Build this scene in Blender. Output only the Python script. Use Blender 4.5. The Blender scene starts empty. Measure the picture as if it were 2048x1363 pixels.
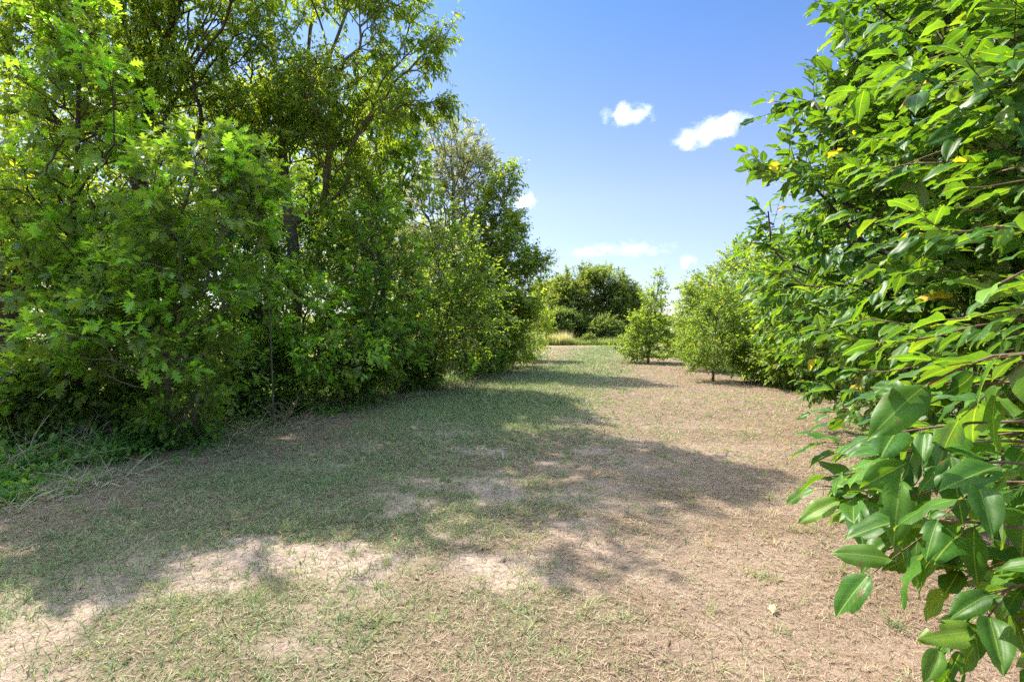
import bpy, math
import numpy as np
from mathutils import Vector

scene = bpy.context.scene
COL = scene.collection
rng = np.random.default_rng(11)

# ------------------------------------------------------------------ camera
CAM_H, FPX, CX, HOR = 1.5, 1024.0, 1024.0, 655.0      # photo pixels (2048 wide)
cam = bpy.data.cameras.new("camera")
cam.sensor_width = 36.0
cam.lens = 36.0 * FPX / 2048.0
cam.shift_y = -(681.5 - HOR) / 2048.0
cam.clip_start, cam.clip_end = 0.05, 9000.0
camo = bpy.data.objects.new("camera", cam)
camo.location = (0, 0, CAM_H)
camo.rotation_euler = (math.radians(90), 0, 0)
COL.objects.link(camo)
scene.camera = camo

# ------------------------------------------------------------------ light
SUN_EL, SUN_AZ = 51.0, -43.0            # azimuth from +Y, negative = left
SUN_DIR = Vector((math.sin(math.radians(SUN_AZ)) * math.cos(math.radians(SUN_EL)),
                  math.cos(math.radians(SUN_AZ)) * math.cos(math.radians(SUN_EL)),
                  math.sin(math.radians(SUN_EL))))
world = bpy.data.worlds.new("World")
scene.world = world
world.use_nodes = True
wn, wl = world.node_tree.nodes, world.node_tree.links
wn.clear()
sky = wn.new("ShaderNodeTexSky")
sky.sky_type = 'NISHITA'
sky.sun_disc = False
sky.sun_elevation = math.radians(SUN_EL)
sky.sun_rotation = math.radians(SUN_AZ)
sky.air_density, sky.dust_density, sky.ozone_density = 1.0, 0.6, 1.6
bg = wn.new("ShaderNodeBackground")
bg.inputs[1].default_value = 0.15
wo = wn.new("ShaderNodeOutputWorld")
# lower sky dimmed; out-of-view zenith brightened and warmed as added fill light
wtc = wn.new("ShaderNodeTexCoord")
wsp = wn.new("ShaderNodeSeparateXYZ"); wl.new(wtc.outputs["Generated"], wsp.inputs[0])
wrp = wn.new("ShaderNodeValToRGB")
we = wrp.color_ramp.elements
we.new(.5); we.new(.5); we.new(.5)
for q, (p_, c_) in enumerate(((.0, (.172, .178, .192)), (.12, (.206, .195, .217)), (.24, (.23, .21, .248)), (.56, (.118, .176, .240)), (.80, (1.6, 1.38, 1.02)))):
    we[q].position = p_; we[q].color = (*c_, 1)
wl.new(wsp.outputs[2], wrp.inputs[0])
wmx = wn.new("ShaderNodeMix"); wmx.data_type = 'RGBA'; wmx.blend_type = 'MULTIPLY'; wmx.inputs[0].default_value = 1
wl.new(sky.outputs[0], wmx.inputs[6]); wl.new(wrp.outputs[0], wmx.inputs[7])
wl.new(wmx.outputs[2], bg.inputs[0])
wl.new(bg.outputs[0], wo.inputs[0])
sun = bpy.data.lights.new("sun", 'SUN')
sun.energy = 2.0
sun.angle = math.radians(0.5)
sun.color = (1.0, 0.93, 0.82)
suno = bpy.data.objects.new("sun", sun)
suno.rotation_euler = SUN_DIR.to_track_quat('Z', 'Y').to_euler()
suno.location = (-10, 10, 20)
COL.objects.link(suno)

scene.view_settings.view_transform = 'Standard'
scene.view_settings.look = 'None'
scene.view_settings.exposure = 2.6
scene.view_settings.gamma = 1.0
scene.view_settings.use_curve_mapping = False
scene.render.engine = 'CYCLES'
cy = scene.cycles
cy.max_bounces, cy.diffuse_bounces, cy.glossy_bounces = 10, 8, 2
cy.transmission_bounces, cy.transparent_max_bounces, cy.volume_bounces = 8, 8, 6
cy.use_adaptive_sampling = True
cy.adaptive_threshold = 0.015
cy.use_denoising = False
cy.caustics_reflective = cy.caustics_refractive = False

# ------------------------------------------------------------------ helpers
def W(px, py, d):
    return np.array(((px - CX) / FPX * d, d, CAM_H + (HOR - py) / FPX * d))

def G(px, py):
    d = CAM_H * FPX / (py - HOR)
    return np.array(((px - CX) / FPX * d, d, 0.0))

def E(px, py, d, rx, ry, rd):
    return (W(px, py, d), np.array((rx / FPX * d, rd, ry / FPX * d)))

def nz(v):
    return v / np.maximum(np.linalg.norm(v, axis=-1, keepdims=True), 1e-9)

def _h(ix, iy, iz, s):
    with np.errstate(over='ignore'):
        h = (ix.astype(np.int64) * 374761393 + iy.astype(np.int64) * 668265263 + iz.astype(np.int64) * 2147483647 + s * 1274126177) & 0xFFFFFFFF
        h = ((h ^ (h >> 13)) * 1274126177) & 0xFFFFFFFF
        h = h ^ (h >> 16)
    return (h & 0xFFFF) / 65535.0

def vnoise(p, s=0):
    """value noise of an (n,3) array, 0..1"""
    i = np.floor(p).astype(np.int64)
    f = p - i
    f = f * f * (3 - 2 * f)
    r = 0
    for a in (0, 1):
        for b in (0, 1):
            for c in (0, 1):
                w = (f[:, 0] if a else 1 - f[:, 0]) * (f[:, 1] if b else 1 - f[:, 1]) * (f[:, 2] if c else 1 - f[:, 2])
                r = r + w * _h(i[:, 0] + a, i[:, 1] + b, i[:, 2] + c, s)
    return r

def fbm2(x, y, scale, octv=3, s=0):
    p = np.stack([x, y, np.zeros_like(x)], -1) / scale
    t, a, n = 0, 1.0, 0
    for k in range(octv):
        t = t + a * vnoise(p * (2.03 ** k) + 17.3 * k, s + k)
        n += a
        a *= 0.55
    return t / n

def H(x, y):
    x, y = np.asarray(x, float), np.asarray(y, float)
    d = np.hypot(x, y)
    f = np.clip(1.3 - d / 60, 0, 1)
    return f * (0.08 * (fbm2(x, y, 2.6, 2, 3) - 0.5) + 0.055 * (fbm2(x, y, 0.5, 3, 8) - 0.5))

class Acc:
    def __init__(s):
        s.v, s.l, s.t, s.tint, s.uv, s.mi, s.n = [], [], [], [], [], [], 0
    def add(s, v, loops, tot, tint=None, uv=None, mi=0):
        v = np.asarray(v, np.float32)
        s.v.append(v)
        s.l.append(np.asarray(loops, np.int64) + s.n)
        s.t.append(np.asarray(tot, np.int32))
        s.tint.append(np.zeros(len(v), np.float32) if tint is None else np.asarray(tint, np.float32))
        s.uv.append(np.zeros((len(v), 3), np.float32) if uv is None else np.asarray(uv, np.float32))
        s.mi.append(np.full(len(tot), mi, np.int32))
        s.n += len(v)
    def inst(s, T, P, S, A, N, sx, sy, sz, tint=None, mi=0, uv=False):
        """instances of template T = (verts, loops, totals): x along S, y along A, z along N"""
        tv, tl, tt = T
        n, k = len(P), len(tv)
        if n == 0: return
        sx, sy, sz = (np.broadcast_to(np.asarray(q, float), (n,)) for q in (sx, sy, sz))
        v = (P[:, None] + tv[None, :, 0, None] * (S * sx[:, None])[:, None] + tv[None, :, 1, None] * (A * sy[:, None])[:, None]
             + tv[None, :, 2, None] * (N * sz[:, None])[:, None]).reshape(-1, 3)
        loops = (tl[None] + k * np.arange(n)[:, None]).ravel()
        s.add(v, loops, np.tile(tt, n), None if tint is None else np.repeat(tint, k),
              np.tile(tv, (n, 1)) if uv else None, mi)
    def build(s, name, mats, parent=None, smooth=False):
        me = bpy.data.meshes.new(name)
        v = np.concatenate(s.v); l = np.concatenate(s.l); t = np.concatenate(s.t)
        org = np.zeros(3, np.float32)
        if parent is not None:
            org = np.array(parent.location, np.float32)
        me.vertices.add(len(v)); me.vertices.foreach_set("co", (v - org).ravel())
        me.loops.add(len(l)); me.loops.foreach_set("vertex_index", l.astype(np.int32))
        me.polygons.add(len(t))
        me.polygons.foreach_set("loop_start", np.concatenate([[0], np.cumsum(t)[:-1]]).astype(np.int32))
        me.polygons.foreach_set("loop_total", t)
        me.polygons.foreach_set("material_index", np.concatenate(s.mi))
        me.polygons.foreach_set("use_smooth", np.full(len(t), bool(smooth)))
        a = me.attributes.new("tint", 'FLOAT', 'POINT'); a.data.foreach_set("value", np.concatenate(s.tint))
        uv = np.concatenate(s.uv)
        if uv.any():
            a = me.attributes.new("blade", 'FLOAT_VECTOR', 'POINT'); a.data.foreach_set("vector", uv.ravel())
        for m in (mats if isinstance(mats, (list, tuple)) else [mats]):
            me.materials.append(m)
        me.update(calc_edges=True)
        o = bpy.data.objects.new(name, me)
        COL.objects.link(o)
        if parent is not None: o.parent = parent
        return o

def tag(o, label=None, cat=None, group=None, kind=None):
    if label: o["label"] = label
    if cat: o["category"] = cat
    if group: o["group"] = group
    if kind: o["kind"] = kind
    return o

def thing(name, label, cat, loc, group=None):
    o = bpy.data.objects.new(name, None)
    o.location = loc
    o.empty_display_size = 0.2
    COL.objects.link(o)
    return tag(o, label, cat, group)

# ---- leaf templates -------------------------------------------------
def grid_leaf(rows, fold=0.25, bend=0.25, cols=1):
    """rows: (y, halfwidth, forward shift of the edge). cols = strips each side of the midrib."""
    v, loops, tot = [], [], []
    nc = 2 * cols + 1
    for y, w, fw in rows:
        for c in range(-cols, cols + 1):
            u = c / cols
            yy = y + fw * abs(u)
            v.append((u * w, yy, fold * w * abs(u) - bend * yy * yy))
    for r in range(len(rows) - 1):
        for c in range(nc - 1):
            a = r * nc + c
            loops += [a, a + 1, a + nc + 1, a + nc]
            tot.append(4)
    return (np.array(v, float), np.array(loops), np.array(tot))

v_ = np.array([(0, 0, 0), (.5, .42, .1), (0, 1, -.18), (-.5, .42, .1), (0, .45, 0)], float)
T_DIA = (v_, np.array([0, 1, 4, 1, 2, 4, 0, 4, 3, 4, 2, 3]), np.array([3, 3, 3, 3]))
v_ = np.array([(0, 0, 0), (.5, .45, .06), (0, 1, -.12), (-.5, .45, .06)], float)
T_RHO = (v_, np.array([0, 1, 2, 3]), np.array([4]))
T_OVAL = grid_leaf([(0, .02, 0), (.12, .16, 0), (.35, .27, 0), (.6, .25, 0), (.82, .13, 0), (1, .005, 0)], .3, .22)
def _persimmon(fold, bend, wave, ph, bite=()):
    rows = [(0, .012, 0), (.05, .1, 0), (.15, .2, 0), (.3, .27, 0), (.45, .29, 0), (.6, .265, 0), (.75, .2, 0), (.87, .115, 0), (.95, .045, 0), (1.0, .003, 0)]
    T = grid_leaf(rows, fold, bend, 3)
    v = T[0].copy()
    nc = 7
    for i in range(len(v)):
        u = (i % nc - 3) / 3
        v[i, 2] += wave * abs(u) ** 1.5 * math.sin(v[i, 1] * 13 + ph + (1.3 if u > 0 else 0)) - 0.10 * abs(u) ** 3 * math.sin(v[i, 1] * 3.1)
    if bite:
        q = T[1].reshape(-1, 4)
        keep = np.ones(len(q), bool)
        for b in bite: keep[b] = False
        T = (T[0], q[keep].ravel(), T[2][keep])
    pet = np.array([(-.012, -.1, -.01), (.012, -.1, -.01), (.012, .03, .004), (-.012, .03, .004)], float)
    return (np.concatenate([v, pet]), np.concatenate([T[1], len(v) + np.array([0, 1, 2, 3])]), np.append(T[2], 4))
T_PER = [_persimmon(.5, .22, .035, 0), _persimmon(.25, .40, .05, 2), _persimmon(.85, .16, .04, 4), _persimmon(.4, -.05, .055, 1), _persimmon(.65, .30, .03, 3), _persimmon(.4, .25, .05, 5, (6 * 4 + 5, 6 * 5 + 5, 6 * 5 + 4, 6 * 2 + 0)), _persimmon(.5, .2, .04, 2.5, (6 * 3 + 1, 6 * 6, 6 * 7, 6 * 7 + 1, 6 * 8, 6 * 8 + 1))]
T_PER_LO = grid_leaf([(0, .02, 0), (.1, .16, 0), (.35, .29, 0), (.62, .26, 0), (.85, .12, 0), (1, .005, 0)], .35, .2)
T_OAK = grid_leaf([(-.12, .008, 0), (.1, .012, 0), (.2, .2, .1), (.32, .07, 0), (.43, .36, .13), (.55, .08, 0), (.66, .31, .15), (.76, .07, .02), (.86, .14, .08), (1.0, .006, 0)], .15, .18)
T_BLADE = (np.array([(-.5, 0, 0), (.5, 0, 0), (-.36, .5, -.08), (.36, .5, -.08), (0, 1, -.34)], float), np.array([0, 1, 3, 2, 2, 3, 4]), np.array([4, 3]))
T_TRI = (np.array([(-.5, 0, 0), (.5, 0, 0), (0, 1, -.2)], float), np.array([0, 1, 2]), np.array([3]))
_a = np.array([0, 2 * math.pi / 3, 4 * math.pi / 3])
T_STEM = (np.concatenate([np.stack([np.cos(_a), np.zeros(3), np.sin(_a)], -1), np.stack([.45 * np.cos(_a), np.ones(3), .45 * np.sin(_a)], -1)]),
          np.array([0, 1, 4, 3, 1, 2, 5, 4, 2, 0, 3, 5]), np.array([4, 4, 4]))

# ---- materials -----------------------------------------------------
def new_mat(name):
    m = bpy.data.materials.new(name)
    m.use_nodes = True
    n = m.node_tree.nodes
    n.clear()
    return m, n, m.node_tree.links

def ramp(n, stops):
    r = n.new("ShaderNodeValToRGB")
    e = r.color_ramp.elements
    while len(e) < len(stops): e.new(0.5)
    for i, (p, c) in enumerate(stops):
        e[i].position = p
        e[i].color = (*c, 1)
    return r

def leaf_mat(name, stops, gain=(2.2, 2.0, 0.9), fac=0.42, rough=0.42, spec=0.32, under=None, veins=False):
    m, n, l = new_mat(name)
    at = n.new("ShaderNodeAttribute"); at.attribute_name = "tint"
    r = ramp(n, stops)
    l.new(at.outputs["Fac"], r.inputs[0])
    col = r.outputs[0]
    pr = n.new("ShaderNodeBsdfPrincipled")
    pr.inputs["Roughness"].default_value = rough
    pr.inputs["Specular IOR Level"].default_value = spec
    if veins:
        bl = n.new("ShaderNodeAttribute"); bl.attribute_name = "blade"
        sep = n.new("ShaderNodeSeparateXYZ"); l.new(bl.outputs["Vector"], sep.inputs[0])
        ax = n.new("ShaderNodeMath"); ax.operation = 'ABSOLUTE'; l.new(sep.outputs[0], ax.inputs[0])
        mid = n.new("ShaderNodeMapRange"); mid.inputs[1].default_value = 0.006; mid.inputs[2].default_value = 0.016
        mid.inputs[3].default_value = .75; mid.inputs[4].default_value = 0
        l.new(ax.outputs[0], mid.inputs[0])
        k = n.new("ShaderNodeMath"); k.operation = 'MULTIPLY_ADD'; k.inputs[1].default_value = -0.9
        l.new(ax.outputs[0], k.inputs[0]); l.new(sep.outputs[1], k.inputs[2])
        k2 = n.new("ShaderNodeMath"); k2.operation = 'MULTIPLY'; k2.inputs[1].default_value = 8.5
        l.new(k.outputs[0], k2.inputs[0])
        fr = n.new("ShaderNodeMath"); fr.operation = 'PINGPONG'; fr.inputs[1].default_value = 0.5
        l.new(k2.outputs[0], fr.inputs[0])
        sv = n.new("ShaderNodeMapRange"); sv.inputs[1].default_value = 0.0; sv.inputs[2].default_value = 0.09
        sv.inputs[3].default_value = 0.16; sv.inputs[4].default_value = 0
        l.new(fr.outputs[0], sv.inputs[0])
        mx = n.new("ShaderNodeMath"); mx.operation = 'MAXIMUM'
        l.new(mid.outputs[0], mx.inputs[0]); l.new(sv.outputs[0], mx.inputs[1])
        cm = n.new("ShaderNodeMix"); cm.data_type = 'RGBA'
        l.new(mx.outputs[0], cm.inputs[0]); l.new(col, cm.inputs[6]); cm.inputs[7].default_value = (.22, .33, .07, 1)
        col = cm.outputs[2]
        bp = n.new("ShaderNodeBump"); bp.inputs["Strength"].default_value = 0.12; bp.inputs["Distance"].default_value = 0.004
        l.new(mx.outputs[0], bp.inputs["Height"])
        l.new(bp.outputs[0], pr.inputs["Normal"])
    if veins:
        tco = n.new("ShaderNodeTexCoord")
        sp = n.new("ShaderNodeTexNoise"); sp.inputs["Scale"].default_value = 55; sp.inputs["Detail"].default_value = 3
        l.new(tco.outputs["Object"], sp.inputs["Vector"])
        sr = n.new("ShaderNodeMapRange"); sr.inputs[1].default_value = .67; sr.inputs[2].default_value = .72; sr.inputs[4].default_value = .8
        l.new(sp.outputs["Fac"], sr.inputs[0])
        bm = n.new("ShaderNodeMix"); bm.data_type = 'RGBA'; bm.inputs[7].default_value = (.16, .10, .03, 1)
        l.new(sr.outputs[0], bm.inputs[0]); l.new(col, bm.inputs[6])
        pn = n.new("ShaderNodeTexNoise"); pn.inputs["Scale"].default_value = 9
        l.new(tco.outputs["Object"], pn.inputs["Vector"])
        pm = n.new("ShaderNodeMapRange"); pm.inputs[1].default_value = .35; pm.inputs[2].default_value = .65; pm.inputs[3].default_value = .72; pm.inputs[4].default_value = 1.25
        l.new(pn.outputs["Fac"], pm.inputs[0])
        sc2 = n.new("ShaderNodeVectorMath"); sc2.operation = 'SCALE'
        l.new(bm.outputs[2], sc2.inputs[0]); l.new(pm.outputs[0], sc2.inputs["Scale"])
        col = sc2.outputs[0]
    base = col
    if under:
        ge = n.new("ShaderNodeNewGeometry")
        um = n.new("ShaderNodeMix"); um.data_type = 'RGBA'
        l.new(ge.outputs["Backfacing"], um.inputs[0]); l.new(col, um.inputs[6]); um.inputs[7].default_value = (*under, 1)
        base = um.outputs[2]
    l.new(base, pr.inputs["Base Color"])
    tr = n.new("ShaderNodeBsdfTranslucent")
    gm = n.new("ShaderNodeMix"); gm.data_type = 'RGBA'; gm.blend_type = 'MULTIPLY'; gm.inputs[0].default_value = 1
    gm.clamp_result = True
    l.new(col, gm.inputs[6]); gm.inputs[7].default_value = (*gain, 1)
    l.new(gm.outputs[2], tr.inputs[0])
    ms = n.new("ShaderNodeMixShader"); ms.inputs[0].default_value = fac
    l.new(pr.outputs[0], ms.inputs[1]); l.new(tr.outputs[0], ms.inputs[2])
    o = n.new("ShaderNodeOutputMaterial"); l.new(ms.outputs[0], o.inputs[0])
    return m

def bark_mat(name, c1, c2, scale=14):
    m, n, l = new_mat(name)
    tc = n.new("ShaderNodeTexCoord")
    mp = n.new("ShaderNodeMapping"); mp.inputs["Scale"].default_value = (1, 1, .3)
    l.new(tc.outputs["Object"], mp.inputs[0])
    no = n.new("ShaderNodeTexNoise"); no.inputs["Scale"].default_value = scale; no.inputs["Detail"].default_value = 6
    l.new(mp.outputs[0], no.inputs[0])
    r = ramp(n, [(.3, c1), (.7, c2)])
    l.new(no.outputs["Fac"], r.inputs[0])
    pr = n.new("ShaderNodeBsdfPrincipled"); pr.inputs["Roughness"].default_value = .9
    pr.inputs["Specular IOR Level"].default_value = .2
    l.new(r.outputs[0], pr.inputs["Base Color"])
    bp = n.new("ShaderNodeBump"); bp.inputs["Strength"].default_value = .6; bp.inputs["Distance"].default_value = .02
    l.new(no.outputs["Fac"], bp.inputs["Height"]); l.new(bp.outputs[0], pr.inputs["Normal"])
    o = n.new("ShaderNodeOutputMaterial"); l.new(pr.outputs[0], o.inputs[0])
    return m

M = {}
M["bark_dark"] = bark_mat("dark_bark", (.035, .025, .018), (.10, .075, .055))
M["bark_grey"] = bark_mat("grey_bark", (.09, .075, .055), (.22, .19, .15))
M["bark_red"] = bark_mat("reddish_twig_bark", (.10, .06, .04), (.22, .14, .10), 30)
M["oak"] = leaf_mat("oak_leaf", [(0, (.080, .128, .034)), (.45, (.138, .198, .045)), (.72, (.185, .25, .045)), (.86, (.17, .35, .045)), (1, (.25, .44, .05))], gain=(2.5, 2.5, .7), fac=.46, rough=.45)
M["willow"] = leaf_mat("narrow_leaf", [(0, (.065, .115, .022)), (.5, (.13, .205, .030)), (.9, (.21, .29, .035)), (1, (.34, .28, .05))], gain=(2.9, 2.5, .7), fac=.58, rough=.5)
M["elm"] = leaf_mat("elm_leaf", [(0, (.06, .12, .02)), (.5, (.11, .20, .03)), (.85, (.23, .31, .04)), (.96, (.38, .38, .05)), (1, (.45, .30, .05))], gain=(2.5, 2.2, .8), fac=.48, rough=.55)
M["grey"] = leaf_mat("grey_green_leaf", [(0, (.20, .23, .10)), (.6, (.32, .34, .17)), (1, (.46, .44, .26))], gain=(1.4, 1.4, .9), fac=.4, rough=.5)
M["bright"] = leaf_mat("bright_small_leaf", [(0, (.075, .13, .024)), (.5, (.15, .235, .035)), (1, (.30, .38, .055))], gain=(2.5, 2.2, .8), fac=.48, rough=.5)
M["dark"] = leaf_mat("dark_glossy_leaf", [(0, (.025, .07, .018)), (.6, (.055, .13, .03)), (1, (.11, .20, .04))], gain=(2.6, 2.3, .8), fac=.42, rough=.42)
M["olive"] = leaf_mat("olive_leaf", [(0, (.085, .13, .03)), (.5, (.145, .195, .04)), (1, (.24, .27, .06))], gain=(2., 1.9, .8), fac=.45, rough=.55)
M["far"] = leaf_mat("far_tree_leaf", [(0, (.085, .13, .035)), (.5, (.15, .20, .055)), (1, (.25, .29, .08))], gain=(2., 1.9, .8), fac=.45, rough=.55)
M["persimmon"] = leaf_mat("persimmon_leaf", [(0, (.030, .100, .012)), (.45, (.050, .140, .017)), (.8, (.085, .19, .022)), (.955, (.14, .25, .03)), (.97, (.42, .30, .03)), (1, (.55, .36, .06))],
                          gain=(3.0, 2.3, .4), fac=.42, rough=.42, spec=.26, under=(.21, .27, .14), veins=True)
M["weed"] = leaf_mat("weed_leaf", [(0, (.05, .12, .025)), (.6, (.10, .22, .04)), (1, (.22, .34, .06))], fac=.42, rough=.5)
M["grass"] = leaf_mat("grass_blade", [(0, (.10, .155, .06)), (.35, (.235, .31, .14)), (.6, (.38, .40, .19)), (.8, (.42, .32, .19)), (1, (.60, .47, .33))], gain=(1.3, 1.3, .9), fac=.35, rough=.6, spec=.3)
M["straw"] = leaf_mat("straw", [(0, (.13, .08, .05)), (.5, (.32, .23, .155)), (1, (.50, .385, .275))], gain=(1, 1, 1), fac=.2, rough=.65, spec=.3)
M["stalk"] = leaf_mat("dead_stalk", [(0, (.26, .19, .11)), (.5, (.46, .36, .23)), (1, (.68, .56, .40))], gain=(1, 1, 1), fac=.2, rough=.65, spec=.3)
M["dead_leaf"] = leaf_mat("dead_leaf", [(0, (.12, .07, .04)), (.5, (.28, .18, .09)), (1, (.50, .38, .22))], gain=(1, 1, 1), fac=.15, rough=.7, spec=.3)
M["meadow"] = leaf_mat("meadow_blade", [(0, (.17, .24, .05)), (.5, (.31, .36, .09)), (1, (.56, .49, .26))], gain=(1.3, 1.3, .9), fac=.35, rough=.6)

# ------------------------------------------------------------------ ground
def hedge_x(y):
    return -6.6 + 0.28 * y

def lawn_maps(x, y):
    """greenness 0..1, bareness 0..1 on the mown strip"""
    u = x - hedge_x(y)
    n1 = fbm2(x * .8, y, 1.9, 3, 21); n2 = fbm2(x, y, .45, 3, 31); n3 = fbm2(x, y, 5.0, 2, 41)
    band = np.exp(-((u - 3.3) / 1.7) ** 2) * .75 + .16 * np.exp(-((u - 5.8) / 1.2) ** 2)
    g = band + (n1 - .5) * 1.1 + (n2 - .5) * .7 + (n3 - .5) * .5 + .08
    g = g + .12 * np.clip((y - 13) / 10, 0, 1)
    g = np.where(u < .9, g * .5, g)
    nb = fbm2(x * .75, y * 1.05, .85, 4, 51)
    bare = np.clip((nb - .51) * 8 + (n2 - .5) * 3.2, 0, 1) * np.clip((u - 2.2) / 1.5, 0, 1) * np.clip((10 - y) / 4, .05, 1) * (1 - .55 * np.clip((u - 5.6) / 1.2, 0, 1))
    g = g - .25 * np.clip((u - 5.2) / 1.5, 0, 1)
    return np.clip(g, 0, 1), bare

NG = 560
tt_ = np.linspace(-1, 1, NG)
gx = 4000 * np.sinh(9.3 * tt_) / np.sinh(9.3)
gy = 4000 * np.sinh(9.3 * tt_) / np.sinh(9.3) + 4.0
X, Y = np.meshgrid(gx, gy)
Xr, Yr = X.ravel(), Y.ravel()
gv = np.stack([Xr, Yr, H(Xr, Yr)], -1)
idx = np.arange(NG * NG).reshape(NG, NG)
gl = np.stack([idx[:-1, :-1], idx[:-1, 1:], idx[1:, 1:], idx[1:, :-1]], -1).reshape(-1)
acc = Acc()
g_, b_ = lawn_maps(Xr, Yr)
acc.add(gv, gl, np.full((NG - 1) ** 2, 4), tint=g_, uv=np.stack([b_, np.maximum.reduce([np.clip((Yr - 39.5) / 3, 0, 1), np.clip((Xr - 9.5 - .05 * Yr) / 2, 0, 1), np.clip((hedge_x(Yr) - 2.5 - Xr) / 1.5, 0, 1)]), np.zeros_like(b_)], -1))

m, n, l = new_mat("dry_lawn_soil")
tc = n.new("ShaderNodeTexCoord")
at = n.new("ShaderNodeAttribute"); at.attribute_name = "tint"
bl = n.new("ShaderNodeAttribute"); bl.attribute_name = "blade"
sep = n.new("ShaderNodeSeparateXYZ"); l.new(bl.outputs["Vector"], sep.inputs[0])
def noise(scale, detail=5, rough=.6, vec=None):
    q = n.new("ShaderNodeTexNoise"); q.inputs["Scale"].default_value = scale; q.inputs["Detail"].default_value = detail
    q.inputs["Roughness"].default_value = rough
    l.new(vec or tc.outputs["Object"], q.inputs["Vector"])
    return q.outputs["Fac"]
nA, nB, nC = noise(38), noise(4.2), noise(130, 3)
rs = ramp(n, [(.32, (.17, .12, .085)), (.5, (.33, .245, .185)), (.7, (.45, .35, .28))]); l.new(nA, rs.inputs[0])
rt = ramp(n, [(.3, (.10, .068, .043)), (.55, (.21, .148, .098)), (.75, (.36, .265, .18))]); l.new(nC, rt.inputs[0])
rg = ramp(n, [(.3, (.06, .06, .028)), (.6, (.13, .12, .06)), (.75, (.24, .20, .11))]); l.new(nC, rg.inputs[0])
def mix(f, a, b):
    q = n.new("ShaderNodeMix"); q.data_type = 'RGBA'
    if isinstance(f, float): q.inputs[0].default_value = f
    else: l.new(f, q.inputs[0])
    l.new(a, q.inputs[6]); l.new(b, q.inputs[7])
    return q.outputs[2]
c1 = mix(at.outputs["Fac"], rt.outputs[0], rg.outputs[0])
c2 = mix(sep.outputs[0], c1, rs.outputs[0])
rm = ramp(n, [(.3, (.17, .19, .06)), (.55, (.28, .28, .10)), (.75, (.40, .36, .17))]); l.new(noise(.35, 8), rm.inputs[0])
c2 = mix(sep.outputs[1], c2, rm.outputs[0])
big = n.new("ShaderNodeMapRange"); big.inputs[1].default_value = .3; big.inputs[2].default_value = .7; big.inputs[3].default_value = .8; big.inputs[4].default_value = 1.12
l.new(nB, big.inputs[0])
sc_ = n.new("ShaderNodeVectorMath"); sc_.operation = 'SCALE'; l.new(c2, sc_.inputs[0]); l.new(big.outputs[0], sc_.inputs["Scale"])
pr = n.new("ShaderNodeBsdfPrincipled"); pr.inputs["Roughness"].default_value = .95; pr.inputs["Specular IOR Level"].default_value = .15
l.new(sc_.outputs[0], pr.inputs["Base Color"])
ad = n.new("ShaderNodeMath"); ad.operation = 'ADD'; l.new(nA, ad.inputs[0]); l.new(nC, ad.inputs[1])
bp = n.new("ShaderNodeBump"); bp.inputs["Strength"].default_value = .8; bp.inputs["Distance"].default_value = .015
l.new(ad.outputs[0], bp.inputs["Height"]); l.new(bp.outputs[0], pr.inputs["Normal"])
o = n.new("ShaderNodeOutputMaterial"); l.new(pr.outputs[0], o.inputs[0])
M["ground"] = m
tag(acc.build("ground", m, smooth=True), kind="structure", label="dry mown ground with bare soil patches")

# ------------------------------------------------------------------ lawn blades
def frames(A, up=(0, 0, 1), jit=0.0):
    N = np.broadcast_to(np.asarray(up, float), A.shape) + rng.normal(size=A.shape) * jit
    S = nz(np.cross(A, N))
    return S, nz(np.cross(S, A))

def sector(nper, d0, d1, k=1.25, pad=1.2):
    """points in the ground wedge ahead of the camera between depths d0 and d1"""
    ar = (d1 * d1 - d0 * d0) * k + 2 * pad * (d1 - d0)
    c = int(ar * nper)
    y = np.sqrt(rng.uniform(d0 * d0, d1 * d1, c))
    x = rng.uniform(-1, 1, c) * (k * y + pad)
    return x, y

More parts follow.
